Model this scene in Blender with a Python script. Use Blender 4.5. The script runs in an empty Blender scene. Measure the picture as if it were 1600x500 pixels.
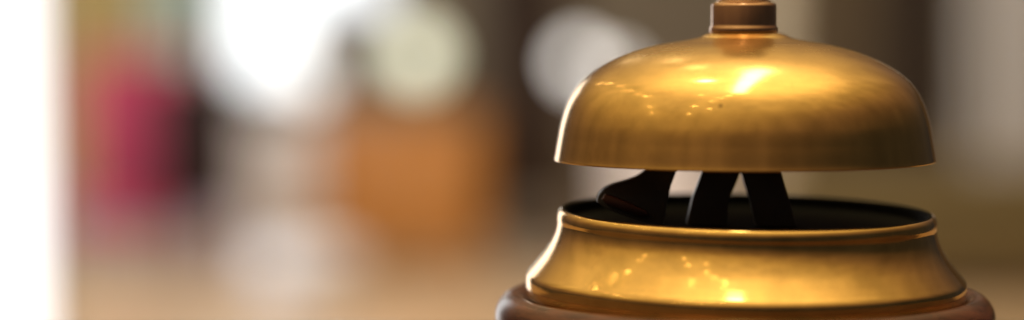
import bpy, bmesh, math, random
from mathutils import Vector, Matrix

random.seed(7)
SC = bpy.context.scene
COL = SC.collection
PI = math.pi

# ------------------------------------------------------------------ camera
FPX = 4000.0                      # focal length in pixels of the 1600 px wide photograph
EYE = 1.20                        # eye height over the lobby floor, metres
TILT = math.atan(245 / FPX)       # horizon sits at y = 5 of 500
D0 = 0.60                         # bell axis distance

cam = bpy.data.cameras.new('camera')
camo = bpy.data.objects.new('camera', cam)
COL.objects.link(camo)
camo.location = (0, 0, EYE)
camo.rotation_euler = (PI / 2 - TILT, 0, 0)
cam.sensor_width = 36
cam.lens = FPX * 36 / 1600
cam.clip_start = 0.01
cam.clip_end = 200
cam.dof.use_dof = True
cam.dof.focus_distance = 0.578
APERTURE = 0.0225
cam.dof.aperture_fstop = cam.lens / 1000 / APERTURE
SC.camera = camo


def zpix(y, D):
    """height seen at image row y at the distance D"""
    return EYE + D * math.tan(-TILT - math.atan((y - 250) / FPX))


def at(x, y, D):
    z = zpix(y, D)
    d = D * math.cos(TILT) + (EYE - z) * math.sin(TILT)
    return Vector(((x - 800) / FPX * d, D, z))


# ------------------------------------------------------------------ mesh helpers
def link(name, bm, mats, parent=None, smooth=True, angle=35):
    me = bpy.data.meshes.new(name)
    bmesh.ops.recalc_face_normals(bm, faces=bm.faces)
    bm.to_mesh(me)
    bm.free()
    if smooth:
        me.shade_smooth()
        try:
            me.set_sharp_from_angle(angle=math.radians(angle))
        except Exception:
            pass
    for m in (mats if isinstance(mats, (list, tuple)) else [mats]):
        me.materials.append(m)
    o = bpy.data.objects.new(name, me)
    COL.objects.link(o)
    if parent:
        o.parent = parent
    return o


def thing(name, label, cat, loc, group=None):
    o = bpy.data.objects.new(name, None)
    o.empty_display_size = 0.05
    COL.objects.link(o)
    o.location = loc
    return tag(o, label, cat, group)


def tag(o, label, cat, group=None):
    o['label'] = label
    o['category'] = cat
    if group:
        o['group'] = group
    return o


def box(bm, x0, x1, y0, y1, z0, z1, bev=0.0, seg=2):
    r = bmesh.ops.create_cube(bm, size=1.0)
    vs = r['verts']
    for v in vs:
        v.co = Vector((x0 + (v.co.x + .5) * (x1 - x0), y0 + (v.co.y + .5) * (y1 - y0), z0 + (v.co.z + .5) * (z1 - z0)))
    if bev > 0:
        es = list({e for v in vs for e in v.link_edges})
        bmesh.ops.bevel(bm, geom=es, offset=bev, segments=seg, profile=0.5, affect='EDGES')
    return bm


def catmull(pts, n=8):
    out = []
    P = [pts[0]] + list(pts) + [pts[-1]]
    for i in range(1, len(P) - 2):
        p0, p1, p2, p3 = [Vector(p) for p in P[i - 1:i + 3]]
        for k in range(n):
            t = k / n
            out.append(0.5 * ((2 * p1) + (p2 - p0) * t + (2 * p0 - 5 * p1 + 4 * p2 - p3) * t * t + (3 * p1 - p0 - 3 * p2 + p3) * t ** 3))
    out.append(Vector(pts[-1]))
    return out


def lathe(bm, prof, seg=256, closed=False):
    """revolve (r, z) pairs about z"""
    rings = []
    for r, z in prof:
        if r < 1e-6:
            rings.append([bm.verts.new((0, 0, z))])
        else:
            rings.append([bm.verts.new((r * math.cos(2 * PI * k / seg), r * math.sin(2 * PI * k / seg), z)) for k in range(seg)])
    pairs = list(zip(rings, rings[1:]))
    if closed:
        pairs.append((rings[-1], rings[0]))
    for a, b in pairs:
        for k in range(seg):
            k2 = (k + 1) % seg
            if len(a) == 1 and len(b) == 1:
                continue
            if len(a) == 1:
                bm.faces.new((a[0], b[k], b[k2]))
            elif len(b) == 1:
                bm.faces.new((a[k], a[k2], b[0]))
            else:
                bm.faces.new((a[k], a[k2], b[k2], b[k]))
    return bm


def cone(bm, loc, r0, r1, z0, z1, seg=32):
    m = bmesh.new()
    lathe(m, [(0, z0), (r0, z0), (r1, z1), (0, z1)], seg)
    bmesh.ops.translate(m, verts=m.verts, vec=loc)
    me = bpy.data.meshes.new('tmp')
    m.to_mesh(me)
    m.free()
    bm.from_mesh(me)
    bpy.data.meshes.remove(me)
    return bm


# ------------------------------------------------------------------ materials
def mat(name, col, rough=0.6, metal=0.0, var=0.12, scale=6.0, emit=None, strength=0.0, spec=0.5):
    m = bpy.data.materials.new(name)
    m.use_nodes = True
    nt = m.node_tree
    b = nt.nodes['Principled BSDF']
    b.inputs['Roughness'].default_value = rough
    b.inputs['Metallic'].default_value = metal
    b.inputs['Specular IOR Level'].default_value = spec
    tc = nt.nodes.new('ShaderNodeTexCoord')
    no = nt.nodes.new('ShaderNodeTexNoise')
    no.inputs['Scale'].default_value = scale
    no.inputs['Detail'].default_value = 5
    mx = nt.nodes.new('ShaderNodeMix')
    mx.data_type = 'RGBA'
    mx.inputs['A'].default_value = (*[c * (1 - var) for c in col], 1)
    mx.inputs['B'].default_value = (*[min(1, c * (1 + var)) for c in col], 1)
    nt.links.new(tc.outputs['Object'], no.inputs['Vector'])
    nt.links.new(no.outputs['Fac'], mx.inputs['Factor'])
    nt.links.new(mx.outputs['Result'], b.inputs['Base Color'])
    if emit:
        b.inputs['Emission Color'].default_value = (*emit, 1)
        b.inputs['Emission Strength'].default_value = strength
    return m


def metal_mat(name, col, dark, rough, streak=0.05, wear=0.35, bump=0.007, dull=None, nicks=()):
    """polished metal with faint lathe lines round the axis, handling smudges and tarnish flecks"""
    m = bpy.data.materials.new(name)
    m.use_nodes = True
    nt = m.node_tree
    L = nt.links.new
    b = nt.nodes['Principled BSDF']
    b.inputs['Metallic'].default_value = 1.0
    tc = nt.nodes.new('ShaderNodeTexCoord')
    # lathe lines: noise stretched round the axis, made from radius and height
    sep = nt.nodes.new('ShaderNodeSeparateXYZ')
    L(tc.outputs['Object'], sep.inputs[0])
    ln = nt.nodes.new('ShaderNodeVectorMath'); ln.operation = 'LENGTH'
    cmb0 = nt.nodes.new('ShaderNodeCombineXYZ')
    L(sep.outputs['X'], cmb0.inputs['X']); L(sep.outputs['Y'], cmb0.inputs['Y'])
    L(cmb0.outputs[0], ln.inputs[0])
    cmb = nt.nodes.new('ShaderNodeCombineXYZ')
    L(ln.outputs['Value'], cmb.inputs['X']); L(sep.outputs['Z'], cmb.inputs['Z'])
    lines = nt.nodes.new('ShaderNodeTexNoise')
    lines.inputs['Scale'].default_value = 1400
    lines.inputs['Detail'].default_value = 3
    L(cmb.outputs[0], lines.inputs['Vector'])
    smudge = nt.nodes.new('ShaderNodeTexNoise')
    smudge.inputs['Scale'].default_value = 55
    smudge.inputs['Detail'].default_value = 6
    smudge.inputs['Roughness'].default_value = 0.6
    L(tc.outputs['Object'], smudge.inputs['Vector'])
    # roughness
    r1 = nt.nodes.new('ShaderNodeMapRange')
    r1.inputs['From Min'].default_value = 0.35; r1.inputs['From Max'].default_value = 0.7
    r1.inputs['To Min'].default_value = rough * 0.75; r1.inputs['To Max'].default_value = rough * 1.45
    L(smudge.outputs['Fac'], r1.inputs['Value'])
    r2 = nt.nodes.new('ShaderNodeMath'); r2.operation = 'MULTIPLY_ADD'
    r2.inputs[1].default_value = streak; 
    L(lines.outputs['Fac'], r2.inputs[0]); L(r1.outputs[0], r2.inputs[2])
    if dull:                                   # the crown is duller from years of hands
        dz = nt.nodes.new('ShaderNodeMapRange'); dz.interpolation_type = 'SMOOTHSTEP'
        dz.inputs['From Min'].default_value = dull[0]; dz.inputs['From Max'].default_value = dull[1]
        dz.inputs['To Min'].default_value = 0.0; dz.inputs['To Max'].default_value = dull[2]
        L(sep.outputs['Z'], dz.inputs['Value'])
        da = nt.nodes.new('ShaderNodeMath'); da.operation = 'ADD'
        L(dz.outputs[0], da.inputs[0]); L(r2.outputs[0], da.inputs[1])
        L(da.outputs[0], b.inputs['Roughness'])
    else:
        L(r2.outputs[0], b.inputs['Roughness'])
    # tarnish
    tar = nt.nodes.new('ShaderNodeTexNoise')
    tar.inputs['Scale'].default_value = 120
    tar.inputs['Detail'].default_value = 8
    tar.inputs['Roughness'].default_value = 0.7
    L(tc.outputs['Object'], tar.inputs['Vector'])
    cr = nt.nodes.new('ShaderNodeMapRange')
    cr.inputs['From Min'].default_value = 0.5; cr.inputs['From Max'].default_value = 0.75
    cr.inputs['To Min'].default_value = 0.0; cr.inputs['To Max'].default_value = wear
    L(tar.outputs['Fac'], cr.inputs['Value'])
    mx = nt.nodes.new('ShaderNodeMix'); mx.data_type = 'RGBA'
    mx.inputs['A'].default_value = (*col, 1); mx.inputs['B'].default_value = (*dark, 1)
    L(cr.outputs[0], mx.inputs['Factor'])
    pat = nt.nodes.new('ShaderNodeTexNoise')              # broad brown patina, heavier in places
    pat.inputs['Scale'].default_value = 26
    pat.inputs['Detail'].default_value = 7
    pat.inputs['Roughness'].default_value = 0.65
    pat.inputs['Distortion'].default_value = 0.5
    L(tc.outputs['Object'], pat.inputs['Vector'])
    pr = nt.nodes.new('ShaderNodeMapRange')
    pr.inputs['From Min'].default_value = 0.42; pr.inputs['From Max'].default_value = 0.75
    pr.inputs['To Min'].default_value = 0.0; pr.inputs['To Max'].default_value = 0.55
    L(pat.outputs['Fac'], pr.inputs['Value'])
    m3 = nt.nodes.new('ShaderNodeMix'); m3.data_type = 'RGBA'
    m3.inputs['B'].default_value = (*[c * .62 for c in col], 1)
    L(pr.outputs[0], m3.inputs['Factor']); L(mx.outputs['Result'], m3.inputs['A'])
    last = m3.outputs['Result']
    for (px_, py_, pz_, pr_) in nicks:                    # small dark nicks
        ds = nt.nodes.new('ShaderNodeVectorMath'); ds.operation = 'DISTANCE'
        ds.inputs[1].default_value = (px_, py_, pz_)
        L(tc.outputs['Object'], ds.inputs[0])
        wob = nt.nodes.new('ShaderNodeMath'); wob.operation = 'MULTIPLY_ADD'
        wob.inputs[1].default_value = pr_ * 2.2
        L(tar.outputs['Fac'], wob.inputs[0]); L(ds.outputs['Value'], wob.inputs[2])
        dr_ = nt.nodes.new('ShaderNodeMapRange')
        dr_.inputs['From Min'].default_value = pr_ * 1.5; dr_.inputs['From Max'].default_value = pr_ * 2.3
        dr_.inputs['To Min'].default_value = 0.5; dr_.inputs['To Max'].default_value = 0.0
        L(wob.outputs[0], dr_.inputs['Value'])
        mk = nt.nodes.new('ShaderNodeMix'); mk.data_type = 'RGBA'
        mk.inputs['B'].default_value = (0.10, 0.05, 0.02, 1)
        L(dr_.outputs[0], mk.inputs['Factor']); L(last, mk.inputs['A'])
        last = mk.outputs['Result']
    L(last, b.inputs['Base Color'])
    bp = nt.nodes.new('ShaderNodeBump')
    bp.inputs['Strength'].default_value = bump
    bp.inputs['Distance'].default_value = 0.0004
    ad = nt.nodes.new('ShaderNodeMath'); ad.operation = 'MULTIPLY_ADD'
    ad.inputs[1].default_value = 3.0
    L(smudge.outputs['Fac'], ad.inputs[0]); L(lines.outputs['Fac'], ad.inputs[2])
    L(ad.outputs[0], bp.inputs['Height'])
    L(bp.outputs['Normal'], b.inputs['Normal'])
    return m


def wood_mat(name, c0, c1, rough, scale=30, coat=0.0, stretch=(1, 6, 6), spec=0.4):
    m = bpy.data.materials.new(name)
    m.use_nodes = True
    nt = m.node_tree
    L = nt.links.new
    b = nt.nodes['Principled BSDF']
    tc = nt.nodes.new('ShaderNodeTexCoord')
    mp = nt.nodes.new('ShaderNodeMapping')
    mp.inputs['Scale'].default_value = stretch
    L(tc.outputs['Object'], mp.inputs['Vector'])
    no = nt.nodes.new('ShaderNodeTexNoise')
    no.inputs['Scale'].default_value = scale
    no.inputs['Detail'].default_value = 8
    no.inputs['Distortion'].default_value = 0.6
    L(mp.outputs[0], no.inputs['Vector'])
    cr = nt.nodes.new('ShaderNodeValToRGB')
    cr.color_ramp.elements[0].position = 0.35
    cr.color_ramp.elements[0].color = (*c0, 1)
    cr.color_ramp.elements[1].position = 0.7
    cr.color_ramp.elements[1].color = (*c1, 1)
    L(no.outputs['Fac'], cr.inputs['Fac'])
    L(cr.outputs['Color'], b.inputs['Base Color'])
    b.inputs['Roughness'].default_value = rough
    b.inputs['Specular IOR Level'].default_value = spec
    b.inputs['Coat Weight'].default_value = coat
    b.inputs['Coat Roughness'].default_value = 0.12
    bp = nt.nodes.new('ShaderNodeBump')
    bp.inputs['Strength'].default_value = 0.08
    bp.inputs['Distance'].default_value = 0.0005
    L(no.outputs['Fac'], bp.inputs['Height'])
    L(bp.outputs['Normal'], b.inputs['Normal'])
    return m


BRASS = metal_mat('brass', (0.83, 0.53, 0.17), (0.50, 0.27, 0.08), 0.09, bump=0.003)
COPPER = metal_mat('copper', (0.62, 0.38, 0.22), (0.34, 0.17, 0.10), 0.17)
BLACK = mat('black_lacquer', (0.066, 0.060, 0.052), 0.38, var=0.35, scale=90, spec=0.4)
LINING = mat('black_lining', (0.017, 0.018, 0.016), 0.7, var=0.3, scale=60, spec=0.03)
BRONZE = metal_mat('dark_bronze', (0.16, 0.08, 0.055), (0.05, 0.03, 0.02), 0.3)
DARKWOOD = wood_mat('dark_turned_wood', (0.038, 0.012, 0.007), (0.17, 0.055, 0.027), 0.24, 70, 0.0, (1, 1, 5), 0.42)
COUNTER = wood_mat('counter_wood', (0.045, 0.018, 0.010), (0.10, 0.045, 0.022), 0.35, 9, 0.3, (1, 9, 9))

# ------------------------------------------------------------------ the bell
AXX = 1161.0
base_y = 570.0
ORG = at(AXX, base_y, D0)
k_r = (D0 * math.cos(TILT) + 0.04 * math.sin(TILT)) / FPX


def rz(pts):
    return [(r * k_r, zpix(y, D0) - ORG.z) for r, y in pts]


bell = thing('desk_bell', 'brass desk bell with a domed gong over a flared brass base on dark turned wood', 'desk bell', ORG)

# gong
outer = catmull([(47, 51), (55, 51.5), (64, 55), (74, 59.5), (98, 64.5), (120, 68), (146, 73.5), (180, 83.5), (212, 97), (240, 114),
                 (260, 132.5), (275, 157), (285.5, 188), (291.5, 218), (295.5, 241), (297, 248)], 10)
outer = [(p[0], p[1]) for p in outer]
inner = [(297 - .4, 249.6), (295.8, 249.7), (291, 249.2), (287, 241)] + [(max(8, r - 9), y + 8) for r, y in reversed(outer) if y < 236] + [(8, 58)]
bm = lathe(bmesh.new(), rz(outer + inner + [(8, 51)]), 320, closed=True)
zc_ = [zpix(y, D0) - ORG.z for y in (135, 72)]
GONGBRASS = metal_mat('gong_brass', (0.83, 0.53, 0.17), (0.50, 0.27, 0.08), 0.10, dull=(zc_[0], zc_[1], 0.13),
                      nicks=((-0.00887, -0.04018, 0.0628, 0.00055),))
link('gong', bm, GONGBRASS, bell, angle=28)

# collar and plunger on top
col = [(8, 51), (52, 50.8), (53, 48.5), (53, 45), (52, 42), (50.8, 40.5), (50.4, 38), (50.4, 9), (49.6, 6.5), (47, 4.5),
       (42, 2.5), (41, 0), (8, 0)]
link('collar', lathe(bmesh.new(), rz(col), 160), COPPER, bell, angle=40).location.x = -2 * k_r
pl = [(0, -0.5), (37, -0.5), (38, -3), (38, -40), (40, -46), (44, -50), (44, -56), (40, -62), (30, -68), (16, -72), (0, -73)]
link('plunger', lathe(bmesh.new(), rz(pl), 120), COPPER, bell, angle=40).location.x = -2 * k_r

# flared base
flare = catmull([(281, 338), (282.8, 332), (287, 329), (291.4, 331), (294.3, 336.5), (295.2, 343.5), (294.9, 351.5), (296.2, 360.5), (299.2, 370),
                 (304.8, 382), (313.2, 395.5), (323.5, 409), (333, 420.5), (339, 427.5), (341.5, 431.5), (342.6, 435)], 8)
flare = [(p[0], p[1]) for p in flare]
tail = [(342.8, 438), (342.8, 460), (341.5, 463.5), (338.5, 465), (250, 465), (250, 461), (330, 458)]
inside = [(332, 440), (322, 428), (302, 402), (290, 380), (285, 362), (282, 345)]
bm = lathe(bmesh.new(), rz(flare + tail + inside), 320, closed=True)
TIP = math.radians(0.75)           # the pressed base sits a hair lower on its right
fb = link('flared_base', bm, BRASS, bell, angle=42)
fb.rotation_euler = (math.radians(1.0), TIP, 0)

# black lining and plate inside the opening
bm = lathe(bmesh.new(), rz([(0, 348), (60, 347), (250, 349), (275, 345), (278.5, 338), (279.5, 333.5), (281.2, 330.6), (283.4, 328.5), (286.6, 328.0), (287.4, 328.7),
                            (286.6, 329.8), (283.5, 332), (282.0, 336), (281.2, 340), (281, 347), (279, 354), (0, 354)]), 256)
ip = link('inner_plate', bm, LINING, bell)
ip.rotation_euler = (math.radians(1.0), TIP, 0)

# striker frame: stamped legs spreading from a hub under the gong
frame = None


def leg(outline, y0, th, m, parent, nm='leg', bev=2.2, lean=0.0):
    """thick stamped leg, its outline given in rows and columns of the bell's axial plane; lean moves the foot forward"""
    b = bmesh.new()
    pts = [((x - AXX) * k_r, zpix(y, D0) - ORG.z) for x, y in outline]
    ztop = max(z for _, z in pts)
    f, g = [], []
    for x, z in pts:
        dy = y0 - lean * (ztop - z)
        f.append(b.verts.new((x, dy - th / 2, z)))
        g.append(b.verts.new((x, dy + th / 2, z)))
    n = len(pts)
    b.faces.new(f)
    b.faces.new(g[::-1])
    for i in range(n):
        j = (i + 1) % n
        b.faces.new((f[i], g[i], g[j], f[j]))
    bmesh.ops.recalc_face_normals(b, faces=b.faces)
    es = [e for e in b.edges if abs(e.verts[0].co.y - e.verts[1].co.y) < th * 0.6]
    bmesh.ops.bevel(b, geom=es, offset=bev * k_r, segments=2, profile=0.5, affect='EDGES')
    return link(nm, b, m, parent, angle=30)


bm = lathe(bmesh.new(), rz([(0, 212), (26, 212), (30, 215), (30, 236), (26, 240), (0, 240)]), 64)
hub = link('striker_hub', bm, BLACK, bell)
bm = lathe(bmesh.new(), rz([(0, 56), (11, 56), (11, 214), (0, 214)]), 40)
link('spindle', bm, BRONZE, bell)

# left arm sweeps down and out to a broad foot
l1 = [(1062, 240)] + [(p[0], p[1]) for p in catmull([(1012, 245), (1005, 261), (993, 271), (975, 278), (954, 284), (940, 291), (931, 301), (930, 311)], 4)] + \
     [(p[0], p[1]) for p in catmull([(945, 322), (990, 338), (1030, 345)], 4)] + [(1034, 330), (1038, 305), (1043, 285), (1051, 264)]
arm = leg(l1, -0.006, 0.0055, BLACK, bell, 'striker_arm', lean=0.15)
pad = [(936, 305), (941, 297), (952, 300), (975, 309), (1003, 322), (1010, 330), (995, 333), (968, 322), (944, 314)]
leg(pad, -0.0115, 0.003, BRONZE, arm, 'pad', bev=1.5)
leg([(1100, 232), (1160, 232), (1157, 250), (1151, 268), (1142, 290), (1134, 306), (1130, 350), (1068, 350), (1078, 306), (1086, 286), (1094, 264)],
    -0.003, 0.005, BLACK, bell, 'frame_leg', lean=0.1)
leg([(1144, 232), (1204, 232), (1213, 262), (1218, 280), (1226, 306), (1238, 350), (1176, 350), (1166, 306), (1159, 286), (1154, 268)],
    -0.004, 0.005, BLACK, bell, 'frame_leg', lean=0.1)
leg([(1056, 228), (1262, 228), (1262, 240), (1056, 240)], -0.0035, 0.012, BLACK, bell, 'cross_bar', bev=2)

# turned wooden plinth under the base
wood = catmull([(346, 463), (352, 459), (360, 457), (370, 459), (379, 466), (386, 477), (389, 490), (388, 504), (383, 517), (374, 526), (366, 530)], 6)
wood = [(p[0], p[1]) for p in wood]
bm = lathe(bmesh.new(), rz([(0, 468), (336, 468), (343, 466)] + wood + [(362, 534), (364, 545), (372, 554), (374, 566), (372, 570), (0, 570)]), 256)
link('wooden_plinth', bm, DARKWOOD, bell, angle=40)

# ------------------------------------------------------------------ the counter it stands on
ct = thing('reception_counter', 'narrow dark wooden reception counter ledge carrying the brass desk bell', 'counter', (0.05, 0.52, 0))
ZC = ORG.z
bm = box(bmesh.new(), -0.9, 0.9, -0.17, 0.165, ZC - 0.032, ZC - 0.0004, 0.006, 3)
link('counter_top', bm, COUNTER, ct)
bm = box(bmesh.new(), -0.88, 0.88, -0.13, 0.13, 0.0, ZC - 0.034, 0.003, 2)
link('counter_body', bm, COUNTER, ct)

bm = box(bmesh.new(), -1.35, 1.25, -1.75, -0.135, ZC - 0.30, ZC - 0.27, 0.006, 3)     # unseen dark slab, added on the camera side to darken low reflections in the brass
link('added_dark_slab', bm, COUNTER, ct)
for sx in (-1.30, 1.18):
    link('side_panel', box(bmesh.new(), sx, sx + 0.03, -1.70, -0.16, 0, ZC - 0.3005, 0.003), COUNTER, ct)

# ------------------------------------------------------------------ the lobby behind, far out of focus
YW = 13.0


def struct(name, bm, m):
    o = link(name, bm, m)
    o['kind'] = 'structure'
    return o


FLOOR = wood_mat('lobby_floor_wood', (0.42, 0.29, 0.18), (0.58, 0.42, 0.28), 0.35, 3, 0.2, (1, 8, 8))
struct('floor', box(bmesh.new(), -8, 8, -4, 14, -0.05, 0.0), FLOOR)
struct('added_dark_sheet', box(bmesh.new(), -7.9, 7.9, -3.95, 0.6, 0.004, 0.012), mat('dark_sheet_matte', (0.026, 0.026, 0.025), 0.95, scale=40, spec=0.05))  # unseen dark sheet added so the brass does not mirror the bright floor
WALLM = mat('taupe_plaster', (0.15, 0.118, 0.080), 0.8, spec=0.08, scale=2)
o = link('wall', box(bmesh.new(), -7, 7, YW, YW + 0.2, 0, 3.2), WALLM)
tag(o, 'olive taupe plastered back wall of the blurred lobby', 'wall')


def span(x0, x1, D):
    a, b = at(x0, 250, D), at(x1, 250, D)
    return a.x, b.x


def panel(name, label, cat, x0, x1, y0, y1, D, th, m, floor=False, bev=0.01, folds=0):
    """a block of real thickness standing or hung at the distance D"""
    xa, xb = span(x0, x1, D)
    zt = zpix(y0, D)
    zb = 0.0 if floor else zpix(y1, D)
    b = bmesh.new()
    if folds:
        n = folds * 10
        rows = [zb, zt]
        F = []
        for z in rows:
            F.append([b.verts.new((xa + (xb - xa) * i / n, D + th * 0.5 * math.sin(2 * PI * folds * i / n), z)) for i in range(n + 1)])
        Bk = []
        for z in rows:
            Bk.append([b.verts.new((xa + (xb - xa) * i / n, D + 0.012 + th * 0.5 * math.sin(2 * PI * folds * i / n), z)) for i in range(n + 1)])
        for i in range(n):
            b.faces.new((F[0][i], F[0][i + 1], F[1][i + 1], F[1][i]))
            b.faces.new((Bk[0][i + 1], Bk[0][i], Bk[1][i], Bk[1][i + 1]))
            b.faces.new((F[1][i], F[1][i + 1], Bk[1][i + 1], Bk[1][i]))
            b.faces.new((F[0][i + 1], F[0][i], Bk[0][i], Bk[0][i + 1]))
        for i in (0, n):
            b.faces.new((F[0][i], F[1][i], Bk[1][i], Bk[0][i]))
    else:
        box(b, xa, xb, D, D + th, zb, zt, bev)
    o = link(name, b, m)
    return tag(o, label, cat)


def window(label, x0, x1, y0, y1, D, strength, tint, cat='window'):
    xa, xb = span(x0, x1, D)
    zt, zb = zpix(y0, D), zpix(y1, D)
    w = thing('window', label, cat, ((xa + xb) / 2, D, zb))
    hw, h = (xb - xa) / 2, zt - zb
    t = 0.03
    fr = bmesh.new()
    for (a, b_, c, d) in ((-hw - t, -hw, -t, h + t), (hw, hw + t, -t, h + t), (-hw, hw, h, h + t), (-hw, hw, -t, 0)):
        box(fr, a, b_, -0.03, 0.04, c, d)
    link('frame', fr, WHITE, w, smooth=False)
    pm = mat('daylight_pane', (0.8, 0.8, 0.8), 0.3, emit=tint, strength=strength)
    link('pane', box(bmesh.new(), -hw, hw, 0.0, 0.012, 0, h), pm, w, smooth=False)
    return w


WHITE = mat('white_paint', (0.84, 0.83, 0.86), 0.5)
PALE = mat('pale_linen', (0.72, 0.70, 0.72), 0.8)
window('tall bright daylight window filling the left edge of the view', -720, 62, -900, 640, 6.0, 2.0, (0.95, 0.97, 1.0))
window('overexposed daylight window above the small dark nightstand', 362, 474, -420, 130, YW - 0.06, 1.3, (0.90, 0.97, 1.0))
window('high daylight window above the white globe lamp', 486, 600, -420, 6, YW - 0.06, 1.25, (0.86, 0.95, 1.0))

panel('curtain', 'olive tan curtain hanging beside the tall left window', 'curtain', 80, 228, -420, 300, YW - 0.25, 0.10, mat('olive_cloth', (0.55, 0.42, 0.18), 0.9), folds=5)
panel('curtain', 'pale grey green curtain between the olive curtain and a bright window', 'curtain', 232, 322, -420, 250, YW - 0.25, 0.10, mat('sage_cloth', (0.50, 0.57, 0.50), 0.9), folds=3)
panel('wainscot_panel', 'low mauve grey wall panelling behind the crimson chair', 'wall panel', 60, 352, 255, 420, YW - 0.12, 0.06, mat('mauve_paint_with_spill', (0.47, 0.40, 0.45), 0.7), floor=True)  # mauve paint, made stronger to stand for bluish spill from the window


def chair(label, x0, x1, y_top, y_seat, D, m, wood_m):
    xa, xb = span(x0, x1, D)
    zt, zs = zpix(y_top, D), zpix(y_seat, D)
    c = thing('chair', label, 'chair', ((xa + xb) / 2, D, 0))
    hw = (xb - xa) / 2
    link('backrest', box(bmesh.new(), -hw, hw, 0.18, 0.25, zs, zt, 0.03, 3), m, c)
    link('seat', box(bmesh.new(), -hw * 1.02, hw * 1.02, -0.22, 0.178, zs - 0.09, zs - 0.002, 0.025, 3), m, c)
    for sx in (-1, 1):
        for y in (-0.19, 0.2):
            link('leg', cone(bmesh.new(), (sx * (hw - 0.025), y, 0), 0.012, 0.018, 0, zs - 0.0905, 16), wood_m, c)
    return c


LEGWOOD = wood_mat('leg_wood', (0.10, 0.05, 0.03), (0.2, 0.1, 0.05), 0.4, 12)
chair('crimson upholstered chair standing before the left curtains', 118, 296, 88, 322, 11.0, mat('crimson_velvet', (0.33, 0.036, 0.066), 0.8, spec=0.08), LEGWOOD)

# dark nightstand
xa, xb = span(246, 376, 10.9)
ns = thing('nightstand', 'small dark brown nightstand on thin legs beside the crimson chair', 'nightstand', ((xa + xb) / 2, 10.9, 0))
hw = (xb - xa) / 2
DARK = mat('dark_brown_paint', (0.020, 0.009, 0.007), 0.6, spec=0.08)
zt, zb = zpix(116, 10.9), zpix(330, 10.9)
link('body', box(bmesh.new(), -hw, hw, -0.15, 0.15, zb, zt - 0.021, 0.008), DARK, ns)
link('top', box(bmesh.new(), -hw - 0.008, hw + 0.008, -0.16, 0.16, zt - 0.02, zt, 0.005), DARK, ns)
link('drawer', box(bmesh.new(), -hw + 0.015, hw - 0.015, -0.162, -0.1505, zb + 0.03, zt - 0.05, 0.004), DARK, ns)
for sx in (-1, 1):
    for sy in (-1, 1):
        link('leg', cone(bmesh.new(), (sx * (hw - 0.018), sy * 0.13, 0), 0.009, 0.013, 0, zb - 0.0005, 16), LEGWOOD, ns)

# white pedestal and its globe lamp
xa, xb = span(350, 510, 12.0)
zt = zpix(190, 12.0)
pd = thing('pedestal', 'tall white painted pedestal carrying a white globe lamp', 'pedestal', ((xa + xb) / 2, 12.0, 0))
hw = (xb - xa) / 2
link('shaft', box(bmesh.new(), -hw + .012, hw - .012, -0.15, 0.15, 0.05, zt - 0.0405, 0.006), WHITE, pd)
link('cap', box(bmesh.new(), -hw, hw, -0.17, 0.17, zt - 0.04, zt, 0.008), WHITE, pd)
link('foot', box(bmesh.new(), -hw, hw, -0.17, 0.17, 0, 0.0495, 0.008), WHITE, pd)


def globe_lamp(label, x, y, D, ybase, rpx, tint, strength):
    c = at(x, y, D)
    zb = zpix(ybase, D)
    r = rpx * D / FPX
    t = thing('globe_lamp', label, 'lamp', (c.x, D, zb))
    prof = [(r * math.sin(PI * k / 24), c.z - zb - r * math.cos(PI * k / 24)) for k in range(25)]
    gm = mat('lit_globe_glass', (0.8, 0.8, 0.75), 0.3, emit=tint, strength=strength)
    link('globe', lathe(bmesh.new(), prof, 48), gm, t)
    link('base', lathe(bmesh.new(), [(0, 0), (r * .9, 0), (r * .9, 0.012), (r * .3, 0.022), (0.008, 0.03), (0.008, c.z - zb - r * .98), (0, c.z - zb - r * .98)], 32), BRONZE, t)
    return t


globe_lamp('dim white globe lamp on the white pedestal', 484, 122, 12.0, 190, 30, (1.0, 0.94, 0.90), 1.1)
globe_lamp('pale yellow green globe lamp on the orange wooden sideboard', 652, 88, 11.3, 178.5, 40, (0.90, 0.96, 0.64), 1.05)

# orange sideboard
ORANGE = wood_mat('orange_wood', (0.36, 0.135, 0.024), (0.50, 0.20, 0.042), 0.4, 5, 0.2, (8, 8, 1))
xa, xb = span(498, 754, 11.2)
zt = zpix(178, 11.2)
sb = thing('sideboard', 'orange brown wooden sideboard under the pale green globe lamp', 'sideboard', ((xa + xb) / 2, 11.3, 0))
hw = (xb - xa) / 2
link('carcass', box(bmesh.new(), -hw, hw, -0.18, 0.2, 0.09, zt - 0.0255, 0.006), ORANGE, sb)
link('top', box(bmesh.new(), -hw - .01, hw + .01, -0.2, 0.21, zt - 0.025, zt - 0.001, 0.005), ORANGE, sb)
for sx in (-1, 1):
    d = link('door', box(bmesh.new(), min(sx * .006, sx * (hw - .02)), max(sx * .006, sx * (hw - .02)), -0.198, -0.1805, 0.12, zt - 0.05, 0.004), ORANGE, sb)
    link('knob', lathe(bmesh.new(), [(0, 0), (.012, 0.004), (.014, .012), (.009, .02), (0, .022)], 20), BRONZE, d).matrix_local = \
        Matrix.Translation((sx * .035, -0.1985, zt * .55)) @ Matrix.Rotation(PI / 2, 4, 'X')
    for y in (-0.15, 0.17):
        link('leg', cone(bmesh.new(), (sx * (hw - .03), y, 0), .014, .02, 0, 0.0895, 16), ORANGE, sb)

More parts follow.
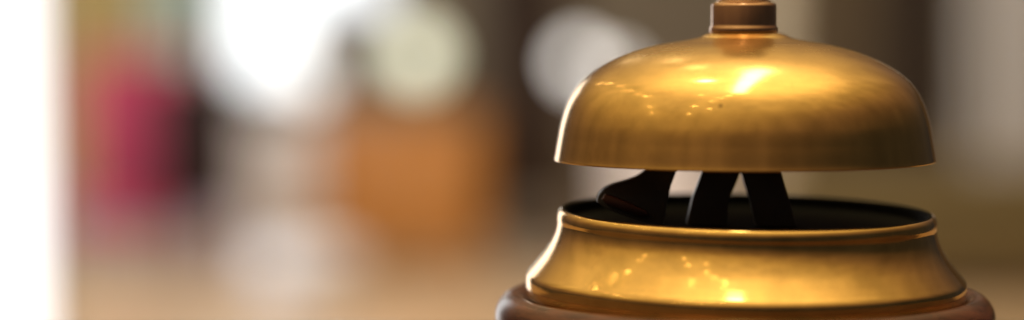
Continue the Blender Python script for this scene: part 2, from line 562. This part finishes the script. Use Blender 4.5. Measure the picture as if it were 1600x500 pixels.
# pale ottoman in front of the pedestal
c = at(478, 400, 10.4)
ot = thing('ottoman', 'round pale upholstered ottoman low in front of the white pedestal', 'ottoman', (c.x, 10.4, 0))
zt = zpix(385, 10.4)
link('cushion', lathe(bmesh.new(), [(0, .06), (.20, .06), (.215, .08), (.22, .12), (.22, zt - .05), (.205, zt - .015), (.17, zt), (0, zt + .006)], 64), PALE, ot)
for k in range(4):
    a = PI / 4 + k * PI / 2
    link('foot', cone(bmesh.new(), (.15 * math.cos(a), .15 * math.sin(a), 0), .014, .02, 0, .0595, 16), LEGWOOD, ot)

# brown door, taupe chair, floor lamp, white chair, column, picture, blind
xa, xb = span(752, 890, YW - 0.06)
dr = thing('door', 'dark brown panelled door in the back wall beside the sideboard', 'door', ((xa + xb) / 2, YW - 0.05, 0))
DOORM = wood_mat('dark_door_wood', (0.028, 0.017, 0.011), (0.055, 0.033, 0.022), 0.7, 4, 0.0, (8, 8, 1), 0.1)
hw = (xb - xa) / 2
link('slab', box(bmesh.new(), -hw, hw, 0, 0.045, 0.005, 2.1, 0.004), DOORM, dr)
for z0, z1 in ((0.15, 0.95), (1.1, 1.95)):
    link('raised_panel', box(bmesh.new(), -hw + .08, hw - .08, -0.014, -0.0005, z0, z1, 0.006), DOORM, dr)

chair('taupe upholstered chair in front of the dark door', 792, 885, 330, 400, 11.4, mat('taupe_cloth', (0.20, 0.17, 0.14), 0.85, spec=0.08), LEGWOOD)

c = at(906, 98, 11.6)
fl = thing('floor_lamp', 'floor lamp with two small white glass globes behind the gong', 'lamp', (c.x, 11.6, 0))
k = 11.6 / FPX
for x, y, r, st in ((906, 98, 24, 2.15), (962, 118, 24, 1.15)):
    p = at(x, y, 11.6)
    gm = mat('lit_opal_glass', (0.8, 0.8, 0.8), 0.3, emit=(1.0, 0.95, 0.89), strength=st)
    prof = [(r * k * math.sin(PI * q / 20), -r * k * math.cos(PI * q / 20)) for q in range(21)]
    g = link('globe', lathe(bmesh.new(), prof, 40), gm, fl)
    g.location = (p.x - c.x, 0, p.z)
zp = zpix(98 + 24, 11.6)
link('pole', cone(bmesh.new(), (0, 0, 0), .011, .011, 0.0305, zp + .002, 20), BRONZE, fl)
pq = at(962, 118 + 24, 11.6)
bmx = bmesh.new()
box(bmx, 0.0115, pq.x - c.x + .008, -.008, .008, pq.z - .016, pq.z - .001)
link('side_arm', bmx, BRONZE, fl)
link('base', cone(bmesh.new(), (0, 0, 0), .13, .12, 0, .03, 40), BRONZE, fl)

chair('white upholstered chair seen between gong and base', 958, 1128, 195, 345, 11.0, mat('white_cloth', (0.72, 0.63, 0.58), 0.85, spec=0.08), LEGWOOD)

panel('column', 'tan square column rising behind the top of the bell', 'column', 1180, 1228, -420, 0, 12.6, 0.16, mat('tan_stone', (0.82, 0.70, 0.50), 0.6), floor=True)

xa, xb = span(1372, 1478, YW - 0.03)
za, zb = zpix(-330, YW), zpix(205, YW)
pc = thing('picture', 'large dark framed picture on the wall right of the tan column', 'picture', ((xa + xb) / 2, YW - 0.03, zb))
hw, h = (xb - xa) / 2, za - zb
fr = bmesh.new()
for (a, b_, c0, d) in ((-hw, -hw + .04, 0, h), (hw - .04, hw, 0, h), (-hw + .04, hw - .04, h - .04, h), (-hw + .04, hw - .04, 0, .04)):
    box(fr, a, b_, -0.02, 0.025, c0, d)
link('picture_frame', fr, DARK, pc, smooth=False)
link('canvas', box(bmesh.new(), -hw + .0405, hw - .0405, 0, .02, .0405, h - .0405), mat('dark_canvas', (0.05, 0.036, 0.026), 0.7, spec=0.08, var=.5, scale=3), pc, smooth=False)

panel('curtain', 'pale grey curtain hanging at the right edge of the view', 'curtain', 1512, 1760, -420, 255, YW - 0.25, 0.09, mat('grey_cloth', (0.64, 0.62, 0.60), 0.9), folds=7)

xa, xb = span(1205, 1830, 10.6)
sf = thing('sofa', 'long olive brown sofa low along the right side behind the bell', 'sofa', ((xa + xb) / 2, 10.6, 0))
OLIVE = mat('olive_brown_cloth', (0.165, 0.120, 0.054), 0.9, spec=0.08)
hw = (xb - xa) / 2
zt = zpix(262, 10.6)
link('base', box(bmesh.new(), -hw + .121, hw - .121, -0.40, 0.28, .06, .25, .02, 3), OLIVE, sf)
link('backrest', box(bmesh.new(), -hw + .121, hw - .121, 0.10, 0.30, .252, zt, .04, 3), OLIVE, sf)
for sx in (-1, 1):
    link('armrest', box(bmesh.new(), min(sx * hw, sx * (hw - .12)), max(sx * hw, sx * (hw - .12)), -0.42, 0.31, .06, zt - .06, .03, 3), OLIVE, sf)
    link('seat_cushion', box(bmesh.new(), min(sx * .004, sx * (hw - .125)), max(sx * .004, sx * (hw - .125)), -0.42, 0.095, .252, .34, .03, 3), OLIVE, sf)
    for y in (-0.34, 0.24):
        link('leg', cone(bmesh.new(), (sx * (hw - .06), y, 0), .018, .024, 0, .0595, 16), LEGWOOD, sf)

# ------------------------------------------------------------------ lights
def area(name, loc, target, size, energy, col, size_y=None, shape='DISK'):
    l = bpy.data.lights.new(name, 'AREA')
    l.shape = shape
    l.size = size
    if size_y:
        l.size_y = size_y
    l.energy = energy
    l.color = col
    o = bpy.data.objects.new(name, l)
    COL.objects.link(o)
    o.location = loc
    o.rotation_euler = (Vector(target) - Vector(loc)).to_track_quat('-Z', 'Y').to_euler()
    return o


def bulb(loc, r, energy, col=(1, 0.72, 0.36)):
    l = bpy.data.lights.new('chandelier_bulb', 'POINT')
    l.shadow_soft_size = r
    l.energy = energy
    l.color = col
    o = bpy.data.objects.new('chandelier_bulb', l)
    COL.objects.link(o)
    o.location = loc
    return o


BELL = Vector((ORG.x, ORG.y, EYE - 0.03))

def polar(az, el):
    """unit direction from the bell: az in degrees round from the camera side towards +x, el above the horizon"""
    a, e = math.radians(az), math.radians(el)
    return Vector((math.sin(a) * math.cos(e), -math.cos(a) * math.cos(e), math.sin(e)))


def strip(name, d0, d1, h, width, energy, col):
    """a ceiling strip lamp running between two directions from the bell, h above it"""
    a, b = BELL + d0 * (h / d0.z), BELL + d1 * (h / d1.z)
    v = b - a
    o = area(name, (a + b) / 2, (a + b) / 2 - Vector((0, 0, 1)), width, energy, col, v.length, 'RECTANGLE')
    o.rotation_euler = (0, 0, math.atan2(v.y, v.x) - PI / 2)
    return o


strip('ceiling_strip_lamp', Vector((0.105, 0.47, 0.86)), Vector((-0.075, -0.33, 0.93)), 1.75, 0.17, 7.0, (1, 0.90, 0.70))
area('downlight', BELL + 1.9 * Vector((-0.19, 0.20, 0.96)), BELL, 0.17, 0.9, (1, 0.88, 0.62))
area('downlight', BELL + 2.2 * Vector((-0.117, 0.576, 0.81)), BELL, 0.12, 0.22, (1, 0.86, 0.58))
area('downlight', BELL + 2.6 * Vector((-0.112, 0.772, 0.626)), BELL, 0.12, 0.2, (1, 0.86, 0.58))
area('downlight', BELL + 3.0 * Vector((-0.12, 0.916, 0.382)), BELL, 0.12, 0.2, (1, 0.86, 0.58))
for az, el, p in ((-150, 28, .5), (-144, 34, .9), (-132, 41, .4), (-116, 44, .7), (-104, 45.5, .5), (-93, 46, 1.2), (-77, 37, .6), (-71, 31, .4)):
    bulb(BELL + 2.5 * polar(az, el), 0.016, p * 0.55)
for az, el, p in ((-44, 45, .7), (-44, 35, .4), (-31, 43, .6), (-33, 54, .8), (-29, 60, .8), (-22, 65, .8), (-50, 62, .7)):
    bulb(BELL + 2.5 * polar(az, el), 0.016, p * 0.55)
area('background_fill', (0, 9.5, 3.0), (0, 12, 0.6), 2.5, 58, (1.0, 0.94, 0.87))  # unseen lamp added overhead to brighten the blurred background
area('left_daylight_fill', (-3.4, 9.0, 1.7), (0.2, 12.2, 0.6), 1.8, 120, (0.66, 0.83, 1.0))  # added cool fill, carrying the left window's daylight onto the background

# ------------------------------------------------------------------ room light from all round
w = bpy.data.worlds.new('World')
SC.world = w
w.use_nodes = True
nt = w.node_tree
bg = nt.nodes['Background']
tc = nt.nodes.new('ShaderNodeTexCoord')
sp = nt.nodes.new('ShaderNodeSeparateXYZ')
nt.links.new(tc.outputs['Generated'], sp.inputs[0])
ma = nt.nodes.new('ShaderNodeMath'); ma.operation = 'MULTIPLY_ADD'   # the room is brighter towards its left side
ma.inputs[1].default_value = -0.17
nt.links.new(sp.outputs['X'], ma.inputs[0])
nt.links.new(sp.outputs['Z'], ma.inputs[2])
mr = nt.nodes.new('ShaderNodeMapRange')
mr.inputs['From Min'].default_value = -1
mr.inputs['From Max'].default_value = 1
mb = nt.nodes.new('ShaderNodeMath'); mb.operation = 'MAXIMUM'
mb.inputs[1].default_value = 0.0
nt.links.new(sp.outputs['Y'], mb.inputs[0])
mc = nt.nodes.new('ShaderNodeMath'); mc.operation = 'MULTIPLY_ADD'     # and towards its lit far end
mc.inputs[1].default_value = 0.12
nt.links.new(mb.outputs[0], mc.inputs[0])
nt.links.new(ma.outputs[0], mc.inputs[2])
nt.links.new(mc.outputs[0], mr.inputs['Value'])
cr = nt.nodes.new('ShaderNodeValToRGB')
e = cr.color_ramp.elements
e[0].position = 0.0; e[0].color = (0.03, 0.02, 0.014, 1)
e[1].position = 1.0; e[1].color = (1.0, 0.76, 0.40, 1)
for t, c in ((0.0, (0.034, 0.030, 0.028)), (0.1, (0.045, 0.036, 0.030)), (0.28, (0.145, 0.092, 0.060)), (0.38, (0.22, 0.14, 0.085)),
             (0.5, (0.36, 0.24, 0.12)), (0.65, (0.64, 0.46, 0.22)), (0.8, (0.88, 0.66, 0.34))):
    n = e.new((t + 1) / 2); n.color = (*c, 1)
nt.links.new(mr.outputs[0], cr.inputs['Fac'])
mp = nt.nodes.new('ShaderNodeMapping')
mp.inputs['Scale'].default_value = (5, 5, 0.7)
nt.links.new(tc.outputs['Generated'], mp.inputs['Vector'])
ns_ = nt.nodes.new('ShaderNodeTexNoise')
ns_.inputs['Scale'].default_value = 1.6
ns_.inputs['Detail'].default_value = 2
nt.links.new(mp.outputs[0], ns_.inputs['Vector'])
m2 = nt.nodes.new('ShaderNodeMapRange')
m2.inputs['From Min'].default_value = 0.3; m2.inputs['From Max'].default_value = 0.7
m2.inputs['To Min'].default_value = 0.80; m2.inputs['To Max'].default_value = 1.18
nt.links.new(ns_.outputs['Fac'], m2.inputs['Value'])
dt = nt.nodes.new('ShaderNodeVectorMath'); dt.operation = 'DOT_PRODUCT'   # the ceiling glows round its lamps
dt.inputs[1].default_value = Vector((0.02, 0.10, 1.0)).normalized()
nt.links.new(tc.outputs['Generated'], dt.inputs[0])
gl = nt.nodes.new('ShaderNodeMapRange'); gl.interpolation_type = 'SMOOTHSTEP'
gl.inputs['From Min'].default_value = 0.72; gl.inputs['From Max'].default_value = 1.0
gl.inputs['To Min'].default_value = 0.0; gl.inputs['To Max'].default_value = 1.2
nt.links.new(dt.outputs['Value'], gl.inputs['Value'])
sm = nt.nodes.new('ShaderNodeMath'); sm.operation = 'ADD'
nt.links.new(m2.outputs[0], sm.inputs[0]); nt.links.new(gl.outputs[0], sm.inputs[1])
vm = nt.nodes.new('ShaderNodeVectorMath'); vm.operation = 'SCALE'
nt.links.new(cr.outputs['Color'], vm.inputs[0])
nt.links.new(sm.outputs[0], vm.inputs['Scale'])
nt.links.new(vm.outputs[0], bg.inputs['Color'])
bg.inputs['Strength'].default_value = 1.0

# ------------------------------------------------------------------ render settings
SC.view_settings.view_transform = 'Standard'
SC.view_settings.look = 'None'
SC.view_settings.exposure = 0
SC.view_settings.gamma = 1
SC.render.engine = 'CYCLES'
SC.cycles.use_denoising = True
SC.cycles.max_bounces = 8
SC.cycles.sample_clamp_indirect = 8
